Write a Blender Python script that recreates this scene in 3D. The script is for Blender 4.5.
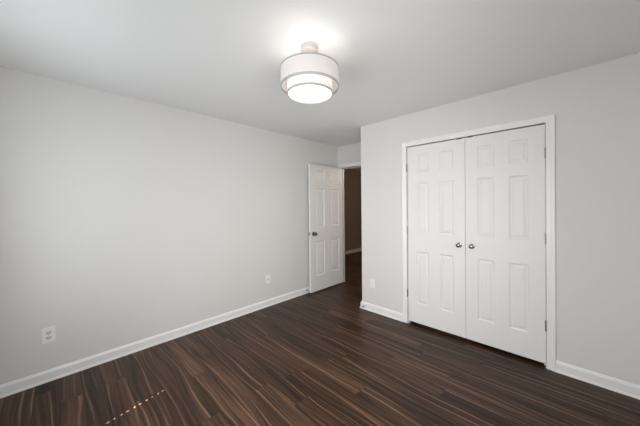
import bpy, bmesh, math, random
from mathutils import Vector, Matrix

# ------------------------------------------------------------------ scene, camera, light
for o in list(bpy.data.objects):
    bpy.data.objects.remove(o)
SC = bpy.context.scene
COL = SC.collection
PI = math.pi

WALL_L = -3.01      # face of the left wall
WALL_F = 2.873      # face of the closet wall
WALL_B = 3.572      # face of the entry-door wall
WALL_R = 0.56       # wall on the right, outside the frame
WALL_W = -0.51      # window wall behind the camera
CEIL = 2.44
RET_X = -2.018      # outside corner of the closet wall

cam_data = bpy.data.cameras.new('camera')
cam = bpy.data.objects.new('camera', cam_data)
COL.objects.link(cam)
cam_data.sensor_fit = 'HORIZONTAL'
cam_data.sensor_width = 36.0
cam_data.lens = 257.47 / 640.0 * 36.0
cam_data.shift_y = -5.87 / 640.0
cam_data.clip_start = 0.02
yaw, pitch, roll = 0.7718, -0.0069, -0.0096
fw = Vector((-math.sin(yaw), math.cos(yaw), 0)); rt = Vector((math.cos(yaw), math.sin(yaw), 0)); up = Vector((0, 0, 1))
f2 = fw * math.cos(pitch) + up * math.sin(pitch)
u2 = -fw * math.sin(pitch) + up * math.cos(pitch)
r3 = rt * math.cos(roll) + u2 * math.sin(roll)
u3 = -rt * math.sin(roll) + u2 * math.cos(roll)
mw = Matrix.Identity(4)
for i in range(3):
    mw[i][0], mw[i][1], mw[i][2] = r3[i], u3[i], -f2[i]
mw[2][3] = 1.3904
cam.matrix_world = mw
SC.camera = cam

vs = SC.view_settings
vs.view_transform = 'Standard'
vs.look = 'None'
vs.exposure = 0.08
vs.gamma = 1.0
vs.use_curve_mapping = False

world = bpy.data.worlds.new('World')
SC.world = world
world.use_nodes = True
wn = world.node_tree.nodes; wl = world.node_tree.links
bg = wn['Background']
sky = wn.new('ShaderNodeTexSky')
sky.sky_type = 'NISHITA'
sky.sun_disc = False
sky.sun_elevation = math.radians(48)
sky.sun_rotation = math.radians(170)
wl.new(sky.outputs['Color'], bg.inputs['Color'])
bg.inputs['Strength'].default_value = 0.15

# the sun: reaches the floor only through the cord holes of the closed blind
sun_data = bpy.data.lights.new('sun', 'SUN')
sun = bpy.data.objects.new('sun', sun_data)
COL.objects.link(sun)
sun_dir = Vector((-0.196, 0.98, -1.11)).normalized()
sun.rotation_euler = sun_dir.to_track_quat('-Z', 'Y').to_euler()
sun_data.energy = 60.0
sun_data.angle = math.radians(0.3)
sun_data.color = (1.0, 0.95, 0.88)

# daylight diffused by the blind of the window behind the camera
# (first area light; the other three are fill added to even out the room)
WIN_X0, WIN_X1, WIN_Z0, WIN_Z1 = -2.45, -1.35, 0.70, 2.06
WN2_X0, WN2_X1 = -1.25, -0.15
WN3_Y0, WN3_Y1 = -0.34, 1.20
def area(name, loc, direction, sx, sy, power, color, spread=180):
    d = bpy.data.lights.new(name, 'AREA')
    d.shape = 'RECTANGLE'; d.size = sx; d.size_y = sy
    d.energy = power; d.color = color; d.spread = math.radians(spread)
    o = bpy.data.objects.new(name, d)
    COL.objects.link(o)
    o.location = loc
    o.rotation_euler = Vector(direction).to_track_quat('-Z', 'Y').to_euler()
    return o
area('window_and_fill_light', ((WIN_X0 + WIN_X1) / 2, WALL_W + 0.10, 1.33), (0, 1, 0.09), 1.1, 1.3, 13.0, (0.87, 0.955, 1.0))
area('window_and_fill_light', ((WN2_X0 + WN2_X1) / 2, WALL_W + 0.15, 1.20), (-0.06, 1, -0.2), 1.1, 1.1, 17.8, (1.0, 0.99, 0.99), 130)  # fill added for the closet wall, set before the added rear window
area('window_and_fill_light', (WALL_R - 0.10, (WN3_Y0 + WN3_Y1) / 2, 1.12), (-1, 0.0, -0.10), 1.4, 1.1, 12.6, (0.99, 0.99, 1.0), 155)  # fill added for the left wall, set before the added right window
area('window_and_fill_light', (WALL_R - 0.36, 0.45, 1.20), (-1, 0.65, 0), 0.9, 1.1, 6.4, (1.0, 0.99, 0.965), 90)  # extra fill added, aimed at the far corner and open door
# ------------------------------------------------------------------ materials
def principled(name, color, rough=0.5, metal=0.0, spec=0.5, bump=None):
    m = bpy.data.materials.new(name); m.use_nodes = True
    n = m.node_tree.nodes; l = m.node_tree.links
    b = n['Principled BSDF']
    b.inputs['Base Color'].default_value = (*color, 1)
    b.inputs['Roughness'].default_value = rough
    b.inputs['Metallic'].default_value = metal
    b.inputs['Specular IOR Level'].default_value = spec
    tc = n.new('ShaderNodeTexCoord')
    nz = n.new('ShaderNodeTexNoise')
    nz.inputs['Scale'].default_value = bump[0] if bump else 40
    nz.inputs['Detail'].default_value = 3
    l.new(tc.outputs['Object'], nz.inputs['Vector'])
    mx = n.new('ShaderNodeMix'); mx.data_type = 'RGBA'
    mx.inputs['A'].default_value = (*[c * 0.985 for c in color], 1)
    mx.inputs['B'].default_value = (*[min(1, c * 1.015) for c in color], 1)
    l.new(nz.outputs['Fac'], mx.inputs['Factor'])
    l.new(mx.outputs['Result'], b.inputs['Base Color'])
    if bump:
        bp = n.new('ShaderNodeBump'); bp.inputs['Strength'].default_value = bump[1]
        bp.inputs['Distance'].default_value = 0.002
        l.new(nz.outputs['Fac'], bp.inputs['Height'])
        l.new(bp.outputs['Normal'], b.inputs['Normal'])
    return m

M_WALL = principled('wall_paint', (0.74, 0.725, 0.708), 0.75, bump=(180, 0.06), spec=0.3)
M_CEIL = principled('ceiling_paint', (0.84, 0.84, 0.835), 0.9, bump=(120, 0.1), spec=0.2)
M_TRIM = principled('trim_paint', (0.87, 0.865, 0.855), 0.35, spec=0.4)
M_DOOR = principled('door_paint', (0.82, 0.815, 0.80), 0.45, spec=0.35, bump=(300, 0.04))
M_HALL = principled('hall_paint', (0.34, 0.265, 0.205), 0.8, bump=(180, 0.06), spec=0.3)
M_NICKEL = principled('satin_nickel', (0.55, 0.53, 0.50), 0.28, 1.0)
M_STEEL = principled('hinge_steel', (0.30, 0.29, 0.28), 0.38, 1.0)
M_BRONZE = principled('dark_nickel', (0.20, 0.18, 0.165), 0.25, 1.0)
M_KNOB = principled('brushed_nickel', (0.33, 0.31, 0.29), 0.22, 1.0)
M_CATCH = principled('dark_steel', (0.10, 0.095, 0.09), 0.45, 0.8)
M_PLATE = principled('plate_plastic', (0.88, 0.88, 0.87), 0.3)
M_RECEPT = principled('receptacle_plastic', (0.66, 0.66, 0.65), 0.3)
M_SLOT = principled('slot_black', (0.02, 0.02, 0.02), 0.6)
M_RUBBER = principled('white_rubber', (0.6, 0.6, 0.58), 0.6)
M_BAND = principled('grey_band', (0.44, 0.43, 0.42), 0.5)
M_BLIND = principled('blind_vinyl', (0.8, 0.8, 0.78), 0.5)
M_OUT = principled('exterior_board', (0.55, 0.53, 0.5), 0.8)
M_DARK = principled('closet_inside', (0.25, 0.25, 0.24), 0.9)  # dark colour adds to the closet shade, so the door gap reads black
M_CANOPY = principled('pale_metal', (0.68, 0.64, 0.63), 0.3, 0.6)

def shade_material(name, color, trans, glow):
    m = bpy.data.materials.new(name); m.use_nodes = True
    n = m.node_tree.nodes; l = m.node_tree.links
    n.remove(n['Principled BSDF'])
    out = n['Material Output']
    d = n.new('ShaderNodeBsdfDiffuse'); t = n.new('ShaderNodeBsdfTranslucent')
    tc = n.new('ShaderNodeTexCoord')
    wv = n.new('ShaderNodeTexNoise'); wv.inputs['Scale'].default_value = 350
    l.new(tc.outputs['Object'], wv.inputs['Vector'])
    mxc = n.new('ShaderNodeMix'); mxc.data_type = 'RGBA'
    mxc.inputs['A'].default_value = (*[c * 0.97 for c in color], 1)
    mxc.inputs['B'].default_value = (*color, 1)
    l.new(wv.outputs['Fac'], mxc.inputs['Factor'])
    l.new(mxc.outputs['Result'], d.inputs['Color']); l.new(mxc.outputs['Result'], t.inputs['Color'])
    mx = n.new('ShaderNodeMixShader'); mx.inputs[0].default_value = trans
    l.new(d.outputs[0], mx.inputs[1]); l.new(t.outputs[0], mx.inputs[2])
    e = n.new('ShaderNodeEmission'); e.inputs['Color'].default_value = (1, 0.955, 0.93, 1)
    e.inputs['Strength'].default_value = glow
    ad = n.new('ShaderNodeAddShader')
    l.new(mx.outputs[0], ad.inputs[0]); l.new(e.outputs[0], ad.inputs[1])
    l.new(ad.outputs[0], out.inputs['Surface'])
    return m
M_SHADE = shade_material('white_fabric', (0.80, 0.775, 0.765), 0.36, 0.09)
M_FROST = shade_material('frosted_plate', (0.85, 0.84, 0.83), 0.45, 0.0)
M_SHADE_IN = shade_material('white_fabric_inner', (0.80, 0.78, 0.76), 0.30, 0.14)
M_DIFF = shade_material('frosted_diffuser', (0.9, 0.9, 0.88), 0.5, 0.9)

def glass_material():
    m = bpy.data.materials.new('clear_glass'); m.use_nodes = True
    n = m.node_tree.nodes; l = m.node_tree.links
    n.remove(n['Principled BSDF'])
    t = n.new('ShaderNodeBsdfTransparent'); g = n.new('ShaderNodeBsdfGlossy')
    g.inputs['Roughness'].default_value = 0.02
    fr = n.new('ShaderNodeLayerWeight'); fr.inputs['Blend'].default_value = 0.12
    mx = n.new('ShaderNodeMixShader')
    l.new(fr.outputs['Fresnel'], mx.inputs[0]); l.new(t.outputs[0], mx.inputs[1]); l.new(g.outputs[0], mx.inputs[2])
    l.new(mx.outputs[0], n['Material Output'].inputs['Surface'])
    return m
M_GLASS = glass_material()

def floor_material():
    m = bpy.data.materials.new('dark_wood_planks'); m.use_nodes = True
    n = m.node_tree.nodes; l = m.node_tree.links
    b = n['Principled BSDF']
    def math_(op, a, c=None, d=None):
        q = n.new('ShaderNodeMath'); q.operation = op
        for i, v in enumerate((a, c, d)):
            if v is None: continue
            if isinstance(v, (int, float)): q.inputs[i].default_value = v
            else: l.new(v, q.inputs[i])
        return q.outputs[0]
    def comb(x, y, z):
        q = n.new('ShaderNodeCombineXYZ')
        for i, v in enumerate((x, y, z)):
            if isinstance(v, (int, float)): q.inputs[i].default_value = v
            else: l.new(v, q.inputs[i])
        return q.outputs[0]
    def white(v):
        q = n.new('ShaderNodeTexWhiteNoise'); q.noise_dimensions = '3D'
        l.new(v, q.inputs['Vector']); return q.outputs['Value']
    def noise(v, scale, detail=2.0, rough=0.5, dist=0.0):
        q = n.new('ShaderNodeTexNoise'); q.noise_dimensions = '3D'
        q.inputs['Scale'].default_value = scale; q.inputs['Detail'].default_value = detail
        q.inputs['Roughness'].default_value = rough; q.inputs['Distortion'].default_value = dist
        l.new(v, q.inputs['Vector']); return q.outputs['Fac']
    def ramp(v, stops):
        q = n.new('ShaderNodeValToRGB'); e = q.color_ramp.elements
        while len(e) < len(stops): e.new(0.5)
        for k, (p, c) in enumerate(stops):
            e[k].position = p; e[k].color = (*c, 1) if not isinstance(c, (int, float)) else (c, c, c, 1)
        l.new(v, q.inputs['Fac']); return q.outputs['Color']
    def mix(f, a, c, mode='MIX'):
        q = n.new('ShaderNodeMix'); q.data_type = 'RGBA'; q.blend_type = mode
        for key, v in (('Factor', f), ('A', a), ('B', c)):
            s = q.inputs[key] if key == 'Factor' else [i for i in q.inputs if i.name == key and i.type == 'RGBA'][0]
            if isinstance(v, tuple): s.default_value = (*v, 1)
            elif isinstance(v, (int, float)): s.default_value = v
            else: l.new(v, s)
        return [o for o in q.outputs if o.type == 'RGBA'][0]
    tc = n.new('ShaderNodeTexCoord')
    sp = n.new('ShaderNodeSeparateXYZ'); l.new(tc.outputs['Object'], sp.inputs[0])
    X, Y = sp.outputs['X'], sp.outputs['Y']
    W, L = 0.127, 1.22
    row_f = math_('DIVIDE', Y, W)
    row = math_('FLOOR', row_f)
    rr = white(comb(row, 3.3, 1.7))
    xs = math_('ADD', math_('DIVIDE', X, L), math_('MULTIPLY', rr, 7.0))
    plank = math_('FLOOR', xs)
    rnd = white(comb(row, plank, 0.5))
    rnd2 = white(comb(row, plank, 9.5))
    # grain space: stretched along x, shifted for every plank
    gx = math_('ADD', X, math_('MULTIPLY', rnd, 37.0))
    gy = math_('ADD', Y, math_('MULTIPLY', rnd2, 11.0))
    gv = comb(math_('MULTIPLY', gx, 0.55), math_('MULTIPLY', gy, 6.5), math_('MULTIPLY', rnd, 23.0))
    fv = comb(math_('MULTIPLY', gx, 1.3), math_('ADD', math_('MULTIPLY', gy, 46.0), math_('MULTIPLY', noise(comb(math_('MULTIPLY', gx, 1.1), math_('MULTIPLY', gy, 3.2), math_('MULTIPLY', rnd, 5.0)), 1.0, 1.5, 0.5), 5.8)), rnd)
    # long wandering pale streaks: bands of y bent by a stretched noise
    bend = noise(comb(math_('MULTIPLY', gx, 1.1), math_('MULTIPLY', gy, 3.2), math_('MULTIPLY', rnd, 5.0)), 1.0, 1.5, 0.5)
    v = math_('ADD', math_('MULTIPLY', gy, 19.0), math_('MULTIPLY', bend, 2.4))
    idx = math_('FLOOR', v)
    tri = math_('ABSOLUTE', math_('SUBTRACT', math_('FRACT', v), 0.5))
    wid = math_('ADD', 0.05, math_('MULTIPLY', noise(comb(math_('MULTIPLY', gx, 1.6), math_('MULTIPLY', idx, 3.7), rnd), 1.0, 1.0), 0.20))
    line = math_('MAXIMUM', math_('SUBTRACT', 1.0, math_('DIVIDE', tri, wid)), 0.0)
    gate = noise(comb(math_('MULTIPLY', gx, 0.9), math_('MULTIPLY', idx, 5.3), math_('MULTIPLY', rnd2, 9.0)), 1.0, 1.5)
    gate_r = ramp(gate, [(0.43, 0.0), (0.66, 1.0)])
    streak = math_('MULTIPLY', line, gate_r)
    fine = noise(fv, 1.0, 3.0, 0.6)
    broad = noise(gv, 0.9, 2.0, 0.5)
    dark = ramp(broad, [(0.28, (0.017, 0.0085, 0.0053)), (0.50, (0.072, 0.0365, 0.0212)), (0.74, (0.150, 0.079, 0.047))])
    tone = mix(math_('MULTIPLY', rnd2, 0.7), dark, (0.030, 0.0165, 0.0102))
    tone = mix(0.85, tone, ramp(fine, [(0.32, 0.12), (0.66, 0.88)]), 'OVERLAY')
    col = mix(math_('MULTIPLY', streak, 0.68), tone, (0.34, 0.205, 0.125))
    # joints
    fy = math_('FRACT', row_f); fx = math_('FRACT', xs)
    ey = math_('MINIMUM', fy, math_('SUBTRACT', 1.0, fy))
    ex = math_('MULTIPLY', math_('MINIMUM', fx, math_('SUBTRACT', 1.0, fx)), L / W)
    e = math_('MINIMUM', ey, ex)
    joint = ramp(e, [(0.006, 1.0), (0.016, 0.0)])
    col = mix(math_('MULTIPLY', joint, 0.8), col, (0.008, 0.005, 0.004))
    l.new(col, b.inputs['Base Color'])
    rgh = math_('ADD', 0.30, math_('MULTIPLY', fine, 0.16))
    l.new(rgh, b.inputs['Roughness'])
    b.inputs['Specular IOR Level'].default_value = 0.20
    bp = n.new('ShaderNodeBump'); bp.inputs['Strength'].default_value = 0.25; bp.inputs['Distance'].default_value = 0.0015
    h = math_('SUBTRACT', math_('MULTIPLY', fine, 0.4), joint)
    l.new(h, bp.inputs['Height']); l.new(bp.outputs['Normal'], b.inputs['Normal'])
    return m
M_FLOOR = floor_material()

# ------------------------------------------------------------------ mesh helpers
class MB:
    def __init__(self): self.bm = bmesh.new()
    def box(self, a, b, bev=0.0):
        a, b = Vector(a), Vector(b)
        lo = Vector(map(min, a, b)); hi = Vector(map(max, a, b))
        r = bmesh.ops.create_cube(self.bm, size=1.0)
        for v in r['verts']:
            v.co = Vector(((lo.x + hi.x) / 2 + v.co.x * (hi.x - lo.x), (lo.y + hi.y) / 2 + v.co.y * (hi.y - lo.y),
                           (lo.z + hi.z) / 2 + v.co.z * (hi.z - lo.z)))
        if bev:
            ed = {e for v in r['verts'] for e in v.link_edges}
            bmesh.ops.bevel(self.bm, geom=list(ed), offset=bev, segments=2, affect='EDGES', profile=0.7)
        return self
    def lathe(self, prof, center=(0, 0, 0), axis=(0, 0, 1), seg=40, closed=False):
        """prof: (radius, height) pairs swept round the axis."""
        q = Vector((0, 0, 1)).rotation_difference(Vector(axis)); c = Vector(center)
        rings = []
        for r, h in prof:
            if r < 1e-6:
                rings.append([self.bm.verts.new(c + q @ Vector((0, 0, h)))])
            else:
                rings.append([self.bm.verts.new(c + q @ Vector((r * math.cos(2 * PI * k / seg), r * math.sin(2 * PI * k / seg), h))) for k in range(seg)])
        pairs = list(zip(rings, rings[1:]))
        if closed: pairs.append((rings[-1], rings[0]))
        for A, B in pairs:
            for k in range(seg):
                k2 = (k + 1) % seg
                if len(A) == 1 and len(B) == 1: continue
                if len(A) == 1: f = (A[0], B[k], B[k2])
                elif len(B) == 1: f = (A[k], B[0], A[k2])
                else: f = (A[k], A[k2], B[k2], B[k])
                try: self.bm.faces.new(f)
                except ValueError: pass
        return self
    def extrude(self, prof, p0, p1, out, up=(0, 0, 1)):
        """profile of (out, up) pairs run straight from p0 to p1, ends closed."""
        p0, p1, out, up = Vector(p0), Vector(p1), Vector(out), Vector(up)
        A = [self.bm.verts.new(p0 + out * u + up * v) for u, v in prof]
        B = [self.bm.verts.new(p1 + out * u + up * v) for u, v in prof]
        n = len(prof)
        for k in range(n):
            self.bm.faces.new((A[k], A[(k + 1) % n], B[(k + 1) % n], B[k]))
        self.bm.faces.new(A[::-1]); self.bm.faces.new(B)
        return self
    def tube(self, pts, r, seg=8):
        pts = [Vector(p) for p in pts]; rings = []
        for i, p in enumerate(pts):
            t = (pts[min(i + 1, len(pts) - 1)] - pts[max(i - 1, 0)]).normalized()
            s = t.orthogonal() if i == 0 else (side - t * side.dot(t))
            side = s.normalized(); w = t.cross(side)
            rings.append([self.bm.verts.new(p + side * r * math.cos(2 * PI * k / seg) + w * r * math.sin(2 * PI * k / seg)) for k in range(seg)])
        for A, B in zip(rings, rings[1:]):
            for k in range(seg): self.bm.faces.new((A[k], A[(k + 1) % seg], B[(k + 1) % seg], B[k]))
        self.bm.faces.new(rings[0][::-1]); self.bm.faces.new(rings[-1])
        return self
    def build(self, name, mat, parent=None, smooth=False, loc=None):
        bmesh.ops.recalc_face_normals(self.bm, faces=self.bm.faces[:])
        me = bpy.data.meshes.new(name)
        self.bm.to_mesh(me); self.bm.free()
        me.materials.append(mat)
        if smooth:
            me.polygons.foreach_set('use_smooth', [True] * len(me.polygons))
            me.set_sharp_from_angle(angle=math.radians(35))
        o = bpy.data.objects.new(name, me)
        COL.objects.link(o)
        if parent: o.parent = parent
        if loc is not None: o.location = loc
        return o

def empty(name, loc, rz=0.0):
    o = bpy.data.objects.new(name, None); o.empty_display_size = 0.1
    COL.objects.link(o); o.location = loc; o.rotation_euler = (0, 0, rz)
    return o
def tag(o, label=None, cat=None, group=None, kind=None):
    if label: o['label'] = label
    if cat: o['category'] = cat
    if group: o['group'] = group
    if kind: o['kind'] = kind
    return o
def struct(name, mb, mat, label=None, cat=None):
    return tag(mb.build(name, mat), label, cat, kind='structure')

# ------------------------------------------------------------------ room shell
T = 0.11
OPX0, OPX1, OPZ = -1.356, -0.150, 2.058        # closet opening
ENX0, ENX1, ENZ = -2.945, -2.145, 2.048        # entry opening
HX0, HX1, HY1 = -4.56, -1.70, 7.4              # hall beyond the entry door
struct('floor', MB().box((HX0 - T, WALL_W - T, -0.08), (WALL_R + T, HY1 + T, 0)), M_FLOOR,
       'dark brown wood plank floor with paler streaks', 'floor')
struct('ceiling', MB().box((HX0 - T, WALL_W - T, CEIL), (WALL_R + T, HY1 + T, CEIL + 0.1)), M_CEIL,
       'plain pale grey ceiling over the whole room', 'ceiling')
struct('wall_left', MB().box((WALL_L - T, WALL_W - T, 0), (WALL_L, WALL_B, CEIL)), M_WALL,
       'long plain light grey wall on the left', 'wall')
w = MB()
w.box((RET_X, WALL_F, 0), (OPX0, WALL_F + T, CEIL)).box((OPX1, WALL_F, 0), (WALL_R, WALL_F + T, CEIL))
w.box((OPX0, WALL_F, OPZ), (OPX1, WALL_F + T, CEIL))
w.box((RET_X, WALL_F + T, 0), (RET_X + T, WALL_B, CEIL))
struct('wall_front', w, M_WALL, 'light grey wall around the white double closet doors', 'wall')
w = MB()
w.box((WALL_L - T, WALL_B, 0), (ENX0, WALL_B + T, CEIL)).box((ENX1, WALL_B, 0), (RET_X + T, WALL_B + T, CEIL))
w.box((ENX0, WALL_B, ENZ), (ENX1, WALL_B + T, CEIL))
struct('wall_back', w, M_WALL, 'short grey wall above and around the open doorway', 'wall')
w = MB(); yA, yB = WALL_W - T, WALL_F + 0.8
w.box((WALL_R, yA, 0), (WALL_R + T, WN3_Y0, CEIL)).box((WALL_R, WN3_Y1, 0), (WALL_R + T, yB, CEIL))
w.box((WALL_R, WN3_Y0, 0), (WALL_R + T, WN3_Y1, WIN_Z0)).box((WALL_R, WN3_Y0, WIN_Z1), (WALL_R + T, WN3_Y1, CEIL))
struct('wall_right', w, M_WALL, 'light grey wall with an added window on the right of the room', 'wall')
w = MB()
for xa, xb in ((WALL_L, WIN_X0), (WIN_X1, WN2_X0), (WN2_X1, WALL_R)):
    w.box((xa, WALL_W - T, 0), (xb, WALL_W, CEIL))
for xa, xb in ((WIN_X0, WIN_X1), (WN2_X0, WN2_X1)):
    w.box((xa, WALL_W - T, 0), (xb, WALL_W, WIN_Z0)).box((xa, WALL_W - T, WIN_Z1), (xb, WALL_W, CEIL))
struct('wall_rear', w, M_WALL, 'grey wall with two windows, one of them added, behind the camera', 'wall')
# closet interior behind the doors
w = MB()
w.box((RET_X + T, WALL_F + 0.70, 0), (WALL_R, WALL_F + 0.80, CEIL))
struct('wall_closet', w, M_DARK, 'back wall inside the closet', 'wall')
# hall beyond the entry door
w = MB()
w.box((HX0 - T, WALL_B, 0), (HX0, HY1 + T, CEIL)).box((HX0, HY1, 0), (HX1, HY1 + T, CEIL))
w.box((HX1, WALL_B + T, 0), (HX1 + T, HY1 + T, CEIL)).box((HX0, WALL_B, 0), (WALL_L - T, WALL_B + T, CEIL))
w.box((RET_X + T, WALL_B, 0), (HX1 + T, WALL_B + T, CEIL))
struct('wall_hall', w, M_HALL, 'dim brownish hall wall seen through the open doorway', 'wall')

# baseboards with a shoe moulding
SHOE = [(0, 0), (0.032, 0), (0.030, 0.010), (0.022, 0.017), (0.016, 0.020), (0.016, 0.072), (0.012, 0.080), (0.008, 0.088), (0.003, 0.092), (0, 0.092)]
BASE = [(0, 0), (0.020, 0), (0.019, 0.010), (0.013, 0.018), (0.013, 0.072), (0.010, 0.080), (0.007, 0.088), (0.003, 0.092), (0, 0.092)]
CAS_L, CAS_R = OPX0 - 0.078, OPX1 + 0.060
def baseboard(name, runs, label):
    m = MB()
    for p0, p1, out in runs: m.extrude(BASE, p0, p1, out)
    return struct(name, m, M_TRIM, label, 'baseboard')
baseboard('baseboard_left', [((WALL_L, WALL_W, 0), (WALL_L, WALL_B, 0), (1, 0, 0))], 'white baseboard along the foot of the long left wall')
m = MB()
m.extrude(BASE, (RET_X - 0.014, WALL_F, 0), (CAS_L, WALL_F, 0), (0, -1, 0))
m.extrude(SHOE, (RET_X, WALL_F - 0.018, 0), (RET_X, WALL_B, 0), (-1, 0, 0))
struct('baseboard_front', m, M_TRIM, 'short white baseboard left of the closet turning the corner', 'baseboard')
baseboard('baseboard_right', [((CAS_R, WALL_F, 0), (WALL_R, WALL_F, 0), (0, -1, 0))], 'white baseboard right of the closet doors')
baseboard('baseboard_rear', [((WALL_L, WALL_W, 0), (WALL_R, WALL_W, 0), (0, 1, 0)), ((WALL_R, WALL_W, 0), (WALL_R, WALL_F, 0), (-1, 0, 0))],
          'white baseboard on the walls behind the camera')
baseboard('baseboard_hall', [((HX0, WALL_B + T, 0), (HX0, HY1, 0), (1, 0, 0)), ((HX0, HY1, 0), (HX1, HY1, 0), (0, -1, 0))],
          'white baseboard of the hall seen through the doorway')

# casings: profile across the board (0 = inner edge)
CW = 0.058
CPROF = [(0, 0), (0, 0.009), (0.004, 0.011), (0.030, 0.013), (0.040, 0.017), (0.052, 0.018), (CW, 0.015), (CW, 0)]
def casing(name, x0, x1, z1, y, out, label, jamb_depth, stop_at=0.042):
    """mitred casing round an opening in a wall that faces out (0, -1, 0)."""
    m = MB(); bm = m.bm
    def sweep(path, close_profile=CPROF):
        rings = []
        for (px, pz, dx, dz) in path:
            rings.append([bm.verts.new((px + dx * u, y + out * v, pz + dz * u)) for u, v in close_profile])
        n_ = len(close_profile)
        for A, B in zip(rings, rings[1:]):
            for k in range(n_): bm.faces.new((A[k], A[(k + 1) % n_], B[(k + 1) % n_], B[k]))
        bm.faces.new(rings[0][::-1]); bm.faces.new(rings[-1])
    rv = 0.005
    sweep([(x0 - rv, 0, -1, 0), (x0 - rv, z1 + rv, -1, 1), (x1 + rv, z1 + rv, 1, 1), (x1 + rv, 0, 1, 0)])
    d0, d1 = y, y - out * jamb_depth
    m.box((x0 - 0.018, d0, 0), (x0, d1, z1)).box((x1, d0, 0), (x1 + 0.018, d1, z1)).box((x0 - 0.018, d0, z1), (x1 + 0.018, d1, z1 + 0.018))
    d2, d3 = y - out * stop_at, y - out * (stop_at + 0.03)
    m.box((x0, d2, 0), (x0 + 0.012, d3, z1)).box((x1 - 0.012, d2, 0), (x1, d3, z1)).box((x0, d2, z1 - 0.012), (x1, d3, z1))
    return struct(name, m, M_TRIM, label, 'trim')
casing('trim_1', OPX0 - 0.012, OPX1 - 0.002, OPZ, WALL_F, -1, 'white casing framing the double closet doors', T)
casing('trim_2', ENX0, ENX1, ENZ, WALL_B, -1, 'white casing framing the open hall doorway', T)

# ------------------------------------------------------------------ doors
def door_leaf(width, height, thick, panels_x, panels_z, mat, parent, name='panel'):
    """leaf in the local xz plane: x 0..width, front face y = 0, back face y = thick."""
    m = MB(); bm = m.bm
    xs = [0] + [v for p in panels_x for v in p] + [width]
    zs = [0] + [v for p in panels_z for v in p] + [height]
    steps = [(0.0, 0.0), (0.006, 0.007), (0.013, 0.010), (0.020, 0.010), (0.036, 0.0035), (0.040, 0.003)]
    def P(x, z, d, side): return (x, d if side == 0 else thick - d, z)
    for side in (0, 1):
        for i in range(len(xs) - 1):
            for j in range(len(zs) - 1):
                a, b_, c, d = xs[i], xs[i + 1], zs[j], zs[j + 1]
                if i % 2 == 1 and j % 2 == 1:
                    prev = None
                    for ins, dep in steps:
                        ring = [bm.verts.new(P(x, z, dep, side)) for x, z in ((a + ins, c + ins), (b_ - ins, c + ins), (b_ - ins, d - ins), (a + ins, d - ins))]
                        if prev:
                            for k in range(4): bm.faces.new((prev[k], prev[(k + 1) % 4], ring[(k + 1) % 4], ring[k]))
                        prev = ring
                    bm.faces.new(prev)
                else:
                    bm.faces.new([bm.verts.new(P(x, z, 0, side)) for x, z in ((a, c), (b_, c), (b_, d), (a, d))])
    for a, b_ in (((0, 0), (width, 0)), ((width, 0), (width, height)), ((width, height), (0, height)), ((0, height), (0, 0))):
        bm.faces.new([bm.verts.new((a[0], 0, a[1])), bm.verts.new((b_[0], 0, b_[1])), bm.verts.new((b_[0], thick, b_[1])), bm.verts.new((a[0], thick, a[1]))])
    bmesh.ops.remove_doubles(bm, verts=bm.verts[:], dist=0.0002)
    return m.build(name, mat, parent)

def knob_set(parent, x, z, y, out, mat, scale=1.0, name='knob'):
    s = scale
    prof = [(0, 0), (0.031 * s, 0), (0.032 * s, 0.003 * s), (0.030 * s, 0.007 * s), (0.014 * s, 0.011 * s), (0.0115 * s, 0.016 * s), (0.0115 * s, 0.028 * s),
            (0.017 * s, 0.032 * s), (0.024 * s, 0.039 * s), (0.027 * s, 0.048 * s), (0.0255 * s, 0.056 * s), (0.020 * s, 0.062 * s), (0.010 * s, 0.065 * s), (0, 0.0655 * s)]
    return MB().lathe(prof, (x, y, z), (0, out, 0), 32).build(name, mat, parent, smooth=True)

def hinge(parent, x, z, y, mat):
    m = MB()
    m.lathe([(0, -0.044), (0.0075, -0.044), (0.0075, 0.044), (0, 0.044)], (x, y - 0.007, z), (0, 0, 1), 14)
    m.lathe([(0, 0.044), (0.004, 0.045), (0.0045, 0.048), (0, 0.051)], (x, y - 0.006, z), (0, 0, 1), 12)
    m.lathe([(0, -0.050), (0.0045, -0.047), (0.004, -0.045), (0, -0.044)], (x, y - 0.006, z), (0, 0, 1), 12)
    m.box((x - 0.010, y - 0.0035, z - 0.044), (x + 0.010, y + 0.0005, z + 0.044))
    return m.build('hinge', mat, parent, smooth=True)

def closet_door(name, hinge_x, side, label):
    """side +1: hinged on its left edge, -1: hinged on its right edge."""
    w, hgt, z0 = 0.6054, 2.0225, 0.033
    x_left = hinge_x if side > 0 else hinge_x - w
    r = empty(name, (x_left, WALL_F + 0.004, z0))
    px = [(0.105, 0.243), (0.357, 0.495)]
    if side > 0: px = [(0.103, 0.241), (0.358, 0.496)]
    pz = [(0.222, 0.820), (1.034, 1.606), (1.716, 1.920)]
    door_leaf(w, hgt, 0.035, px, pz, M_DOOR, r)
    kx = w - 0.055 if side > 0 else 0.058
    knob_set(r, kx, 0.971 - z0, 0.0, -1, M_KNOB, 0.80)
    hx = 0.0 if side > 0 else w
    for hz in (1.815, 1.090, 0.356): hinge(r, hx - 0.006 * side, hz - z0, 0.0, M_STEEL)
    cx = w - 0.052 if side > 0 else 0.045
    MB().box((cx - 0.024, -0.004, hgt - 0.0055), (cx + 0.024, 0.030, hgt + 0.0024), 0.001).build('catch', M_CATCH, r)
    return tag(r, label, 'closet door', kind='structure')
closet_door('door_1', OPX0 - 0.011, 1, 'left white six-panel closet door with its knob on the right edge')
closet_door('door_2', OPX1 - 0.003, -1, 'right white six-panel closet door with its knob on the left edge')

# entry door: opened flat towards the left wall; local x runs from the hinge to the free edge
ew, eh, ez = 0.795, 2.020, 0.021
ed = empty('door_3', (-2.908, 3.565, ez), -PI / 2)
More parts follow.
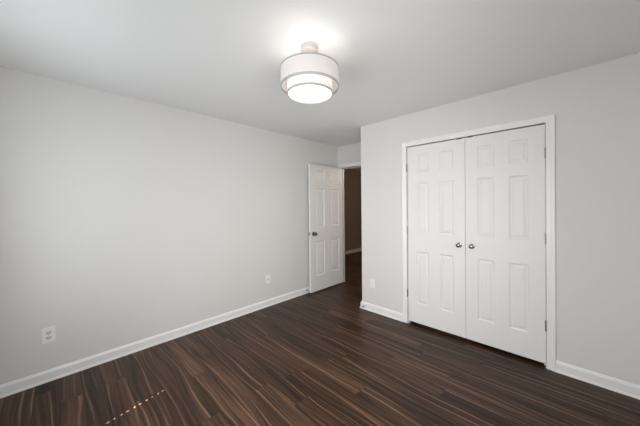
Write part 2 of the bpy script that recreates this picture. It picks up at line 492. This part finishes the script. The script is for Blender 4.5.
# rotated -90 deg: local x -> world -y, local y -> world x; front face (y = 0) turned to the room by mirroring
leaf_px = [(0.108, 0.322), (0.473, 0.687)]
leaf_pz = [(0.245, 0.800), (1.030, 1.640), (1.745, 1.935)]
lf = door_leaf(ew, eh, 0.035, leaf_px, leaf_pz, M_DOOR, ed)
lf.location = (0, -0.035, 0)
knob_set(ed, ew - 0.066, 0.940 - ez, 0.0, 1, M_BRONZE, 1.0)
knob_set(ed, ew - 0.066, 0.940 - ez, -0.035, -1, M_BRONZE, 0.95)
lm = MB().box((ew - 0.001, -0.030, 0.928 - 0.028), (ew + 0.0012, -0.005, 0.928 + 0.028), 0.0004)
latch = lm.build('latch_plate', M_NICKEL, ed)
MB().box((ew + 0.001, -0.024, 0.928 - 0.009), (ew + 0.010, -0.011, 0.928 + 0.009), 0.002).build('latch_bolt', M_BRONZE, latch)
for dz in (-0.020, 0.020):
    MB().lathe([(0, 0), (0.004, 0), (0.003, 0.0012), (0, 0.0014)], (ew + 0.0012, -0.0175, 0.928 + dz), (1, 0, 0), 12).build('screw', M_BRONZE, latch)
for hz in (1.80, 1.06, 0.25):
    m = MB().lathe([(0, -0.044), (0.0055, -0.044), (0.0055, 0.044), (0, 0.044)], (-0.004, -0.041, hz), (0, 0, 1), 14)
    m.box((-0.0015, -0.037, hz - 0.044), (0.0005, -0.002, hz + 0.044))
    m.build('hinge', M_STEEL, ed, smooth=True)
tag(ed, 'white six-panel door standing open against the left wall', 'door', kind='structure')

# ------------------------------------------------------------------ window behind the camera with its closed blind, plus two added for the fill
def window(name, loc, rz, ww, wh, label):
    """local: x along the wall, y = 0 outer face, y = T inner face, z = 0 sill."""
    wi = empty(name, loc, rz)
    m = MB()
    m.box((0, 0.0, 0), (0.04, 0.05, wh)).box((ww - 0.04, 0, 0), (ww, 0.05, wh)).box((0, 0, wh - 0.04), (ww, 0.05, wh)).box((0, 0, 0), (ww, 0.05, 0.045))
    m.box((0.04, 0.005, wh * 0.5 - 0.02), (ww - 0.04, 0.045, wh * 0.5 + 0.02))
    m.build('window_frame', M_TRIM, wi)
    MB().box((0.03, 0.020, 0.03), (ww - 0.03, 0.024, wh - 0.03)).build('pane', M_GLASS, wi)
    m = MB()
    m.box((-0.048, T, -0.02), (0, T + 0.015, wh + 0.06)).box((ww, T, -0.02), (ww + 0.048, T + 0.015, wh + 0.06))
    m.box((0, T, wh), (ww, T + 0.015, wh + 0.06))
    m.build('casing', M_TRIM, wi)
    MB().box((-0.049, T - 0.02, -0.02), (ww + 0.049, T + 0.03, 0)).build('sill', M_TRIM, wi)
    return tag(wi, label, 'window', kind='structure')
ww, wh = WIN_X1 - WIN_X0, WIN_Z1 - WIN_Z0
window('window_1', (WIN_X0, WALL_W - T, WIN_Z0), 0, ww, wh, 'white framed window behind the camera nearest the left wall')
window('window_2', (WN2_X0, WALL_W - T, WIN_Z0), 0, ww, wh, 'added white framed window behind the camera nearest the right wall')  # added to go with the second fill light
window('window_3', (WALL_R + T, WN3_Y0, WIN_Z0), PI / 2, WN3_Y1 - WN3_Y0, wh, 'added wide white framed window in the wall on the right')  # added to go with the fill lights on the right
# unseen eave added outside to keep the sun off the upper sashes
struct('trim_4', MB().box((WIN_X0 - 0.8, WALL_W - T - 0.75, 2.22), (WALL_R, WALL_W - T, 2.27)), M_OUT, 'added sun-blocking eave board outside above the rear windows', 'eave')

PITCH = 0.0422
def blind(loc, rz, ww, wh, hole_x, label):
    bl = empty('window_blind', loc, rz)
    MB().box((0.006, -0.02, wh - 0.045), (ww - 0.006, 0.02, wh - 0.002), 0.002).build('headrail', M_BLIND, bl)
    for k in range(int((wh - 0.06) / PITCH)):
        z0 = 0.010 + k * PITCH; z1 = z0 + PITCH + 0.006
        yo = 0.004 * (k % 2)
        s = MB()
        if hole_x is None:
            s.box((0.008, yo, z0), (ww - 0.008, yo + 0.0025, z1))
        else:                                       # cord hole
            hz = z0 + PITCH * 0.55; a, b_ = hole_x - 0.0055, hole_x + 0.0055
            hh = 0.008 if k % 3 else 0.010
            s.box((0.008, yo, z0), (a, yo + 0.0025, z1)).box((b_, yo, z0), (ww - 0.008, yo + 0.0025, z1))
            s.box((a, yo, z0), (b_, yo + 0.0025, hz - hh)).box((a, yo, hz + hh), (b_, yo + 0.0025, z1))
        s.build('slat', M_BLIND, bl)
    MB().box((0.008, -0.012, 0.0005), (ww - 0.008, 0.012, 0.014), 0.002).build('bottom_rail', M_BLIND, bl)
    return tag(bl, label, 'blind')
blind((WIN_X0, WALL_W - 0.035, WIN_Z0), 0, ww, wh, -1.993 - WIN_X0, 'closed white blind in the rear window nearest the left wall')
blind((WN2_X0, WALL_W - 0.035, WIN_Z0), 0, ww, wh, None, 'closed white blind in the added rear window nearest the right wall')
blind((WALL_R + 0.035, WN3_Y0, WIN_Z0), PI / 2, WN3_Y1 - WN3_Y0, wh, None, 'closed wide white blind in the added window of the right wall')

# ------------------------------------------------------------------ ceiling light
LX, LY = -1.233, 1.182
cl = empty('ceiling_light', (LX, LY, CEIL))
def drum(r, z_lo, z_hi, t=0.0025):
    return MB().lathe([(r, z_lo), (r, z_hi), (r - t, z_hi), (r - t, z_lo)], seg=72, closed=True)
def band(r, z_c, h=0.009):
    return MB().lathe([(r + 0.0016, z_c - h / 2), (r + 0.0016, z_c + h / 2), (r - 0.0045, z_c + h / 2), (r - 0.0045, z_c - h / 2)], seg=72, closed=True)
RO, RI = 0.190, 0.149
ZO0, ZO1 = 2.166 - CEIL, 2.289 - CEIL
ZI0, ZI1 = 2.121 - CEIL, 2.270 - CEIL
MB().lathe([(0, 0), (0.057, 0), (0.058, -0.006), (0.058, -0.030), (0.054, -0.036), (0.030, -0.039), (0, -0.039)], seg=48).build('canopy', M_CANOPY, cl, smooth=True)
MB().lathe([(0, -0.038), (0.009, -0.038), (0.009, -0.165), (0.016, -0.168), (0.016, -0.19), (0, -0.19)], seg=20).build('stem', M_CANOPY, cl, smooth=True)
so = drum(RO, ZO0, ZO1).build('outer_shade', M_SHADE, cl, smooth=True)
for z in (ZO0 + 0.006, ZO1 - 0.004): band(RO, z, 0.013 if z < -0.2 else 0.009).build('trim_band', M_BAND, so, smooth=True)
si = drum(RI, ZI0, ZI1).build('inner_shade', M_SHADE_IN, cl, smooth=True)
band(RI, ZI0 + 0.0055, 0.012).build('trim_band', M_BAND, si, smooth=True)
MB().lathe([(0, 0.0), (RI - 0.004, 0.0), (RI - 0.004, 0.003), (0, 0.003)], (0, 0, ZI0 + 0.024), seg=64).build('diffuser', M_DIFF, cl)
m = MB()
for k in range(3):
    a = 2 * PI * k / 3 + 0.4; c, s = math.cos(a), math.sin(a)
    m.tube([(0.008 * c, 0.008 * s, -0.172), ((RO - 0.003) * c, (RO - 0.003) * s, -0.172)], 0.0022, 8)
m.build('spider', M_CANOPY, cl)
for k in range(2):
    a = PI * k + 0.9; c, s = math.cos(a), math.sin(a)
    MB().lathe([(0, 0), (0.012, 0.004), (0.014, 0.03), (0.026, 0.055), (0.029, 0.072), (0.022, 0.09), (0, 0.098)], (0.016 * c, 0.016 * s, -0.182), (c, s, -0.15), 20).build('bulb', M_DIFF, cl, smooth=True)
MB().lathe([(0.016, 0), (0.070, 0), (0.070, 0.003), (0.016, 0.003)], (0, 0, -0.178), seg=40, closed=True).build('bulb_baffle', M_FROST, cl)  # unseen disc added to soften the bulbs' hot spot on the ceiling
tag(cl, 'round two-tier white drum ceiling light with grey bands', 'ceiling light')
for k, (dx, dy, dz, pw) in enumerate(((0.06, 0.03, -0.272, 0.48), (-0.06, -0.03, -0.272, 0.48))):
    pd = bpy.data.lights.new('lamp_glow', 'POINT'); pd.energy = pw; pd.color = (1.0, 0.90, 0.82); pd.shadow_soft_size = 0.018
    po = bpy.data.objects.new('lamp_glow', pd); COL.objects.link(po); po.parent = cl; po.location = (dx, dy, dz)

# unseen warm hall light without a fixture, just past the doorway
pd = bpy.data.lights.new('hall_glow', 'POINT'); pd.energy = 20.0; pd.color = (1.0, 0.80, 0.66); pd.shadow_soft_size = 0.1
po = bpy.data.objects.new('hall_glow', pd); COL.objects.link(po); po.location = (-2.35, 4.6, 2.15)

# ------------------------------------------------------------------ wall plates
def plate(name, loc, rz, kind, label):
    """local: plate lies in xz, faces -y; origin at its lower middle against the wall."""
    r = empty(name, loc, rz)
    MB().box((-0.038, -0.006, -0.002), (0.038, 0, 0.119), 0.0025).build('cover_plate', M_PLATE, r)
    if kind == 'duplex':
        for zc in (0.038, 0.077):
            m = MB(); bm = m.bm
            pts = []
            for k in range(28):
                a = 2 * PI * k / 28
                pts.append((0.017 * math.cos(a), max(-0.0125, min(0.0125, 0.017 * math.sin(a)))))
            m.extrude(pts, (0, -0.0055, zc), (0, -0.0085, zc), (1, 0, 0), (0, 0, 1))
            rc = m.build('receptacle', M_RECEPT, r)
            for dx, hh in ((-0.0063, 0.0045), (0.0063, 0.0036)):
                MB().box((dx - 0.0012, -0.0089, zc + 0.003 - hh), (dx + 0.0012, -0.0083, zc + 0.003 + hh)).build('slot', M_SLOT, rc)
            MB().lathe([(0, 0), (0.0024, 0), (0.0024, 0.0005), (0, 0.0005)], (0, -0.0084, zc - 0.007), (0, -1, 0), 12).build('slot', M_SLOT, rc)
        MB().lathe([(0, 0), (0.0035, 0), (0.0028, 0.0014), (0, 0.0018)], (0, -0.0058, 0.0575), (0, -1, 0), 14).build('screw', M_RECEPT, r)
    elif kind == 'plain':
        MB().box((-0.0165, -0.0075, 0.025), (0.0165, -0.005, 0.092), 0.001).build('insert', M_PLATE, r)
    else:
        MB().lathe([(0, 0), (0.0075, 0), (0.0075, 0.003), (0.0048, 0.003), (0.0048, 0.011), (0.0025, 0.011), (0.002, 0.009), (0, 0.009)], (0, -0.0058, 0.0575), (0, -1, 0), 18).build('jack', M_STEEL, r, smooth=True)
        for zc in (0.018, 0.097):
            MB().lathe([(0, 0), (0.0035, 0), (0.0028, 0.0014), (0, 0.0018)], (0, -0.0058, zc), (0, -1, 0), 14).build('screw', M_RECEPT, r)
    return tag(r, label, 'wall outlet', group=None)
plate('wall_outlet', (WALL_L, -0.050, 0.311), PI / 2, 'duplex', 'white duplex outlet low on the left wall at the photo\'s left')
plate('wall_outlet', (WALL_L, 2.043, 0.316), PI / 2, 'jack', 'white wall plate on the left wall nearest the open door')
plate('wall_outlet', (-1.852, WALL_F, 0.309), 0, 'plain', 'plain white wall plate between doorway corner and closet casing')

# ------------------------------------------------------------------ door stops on the baseboards
def door_stop(loc, rz, length, label):
    r = empty('door_stop', loc, rz)      # local: sticks out along -y
    MB().lathe([(0, 0), (0.010, 0), (0.010, 0.003), (0.006, 0.006), (0, 0.006)], (0, 0, 0), (0, -1, 0), 20).build('mount', M_STEEL, r, smooth=True)
    n_t = 9; pts = []
    for k in range(n_t * 12 + 1):
        a = 2 * PI * k / 12
        pts.append((0.0052 * math.cos(a), -0.005 - (length - 0.015) * k / (n_t * 12), 0.0052 * math.sin(a)))
    MB().tube(pts, 0.0014, 6).build('spring', M_STEEL, r, smooth=True)
    MB().lathe([(0, 0), (0.006, 0), (0.0075, 0.003), (0.0075, 0.009), (0.005, 0.012), (0, 0.0125)], (0, -length + 0.0125, 0), (0, -1, 0), 18).build('tip', M_RUBBER, r, smooth=True)
    return tag(r, label, 'door stop')
door_stop((WALL_L + 0.013, 2.762, 0.048), PI / 2, 0.053, 'small metal door stop on left baseboard behind the open door')
door_stop((-1.982, WALL_F - 0.013, 0.036), 0, 0.045, 'small metal door stop on baseboard at the doorway corner')
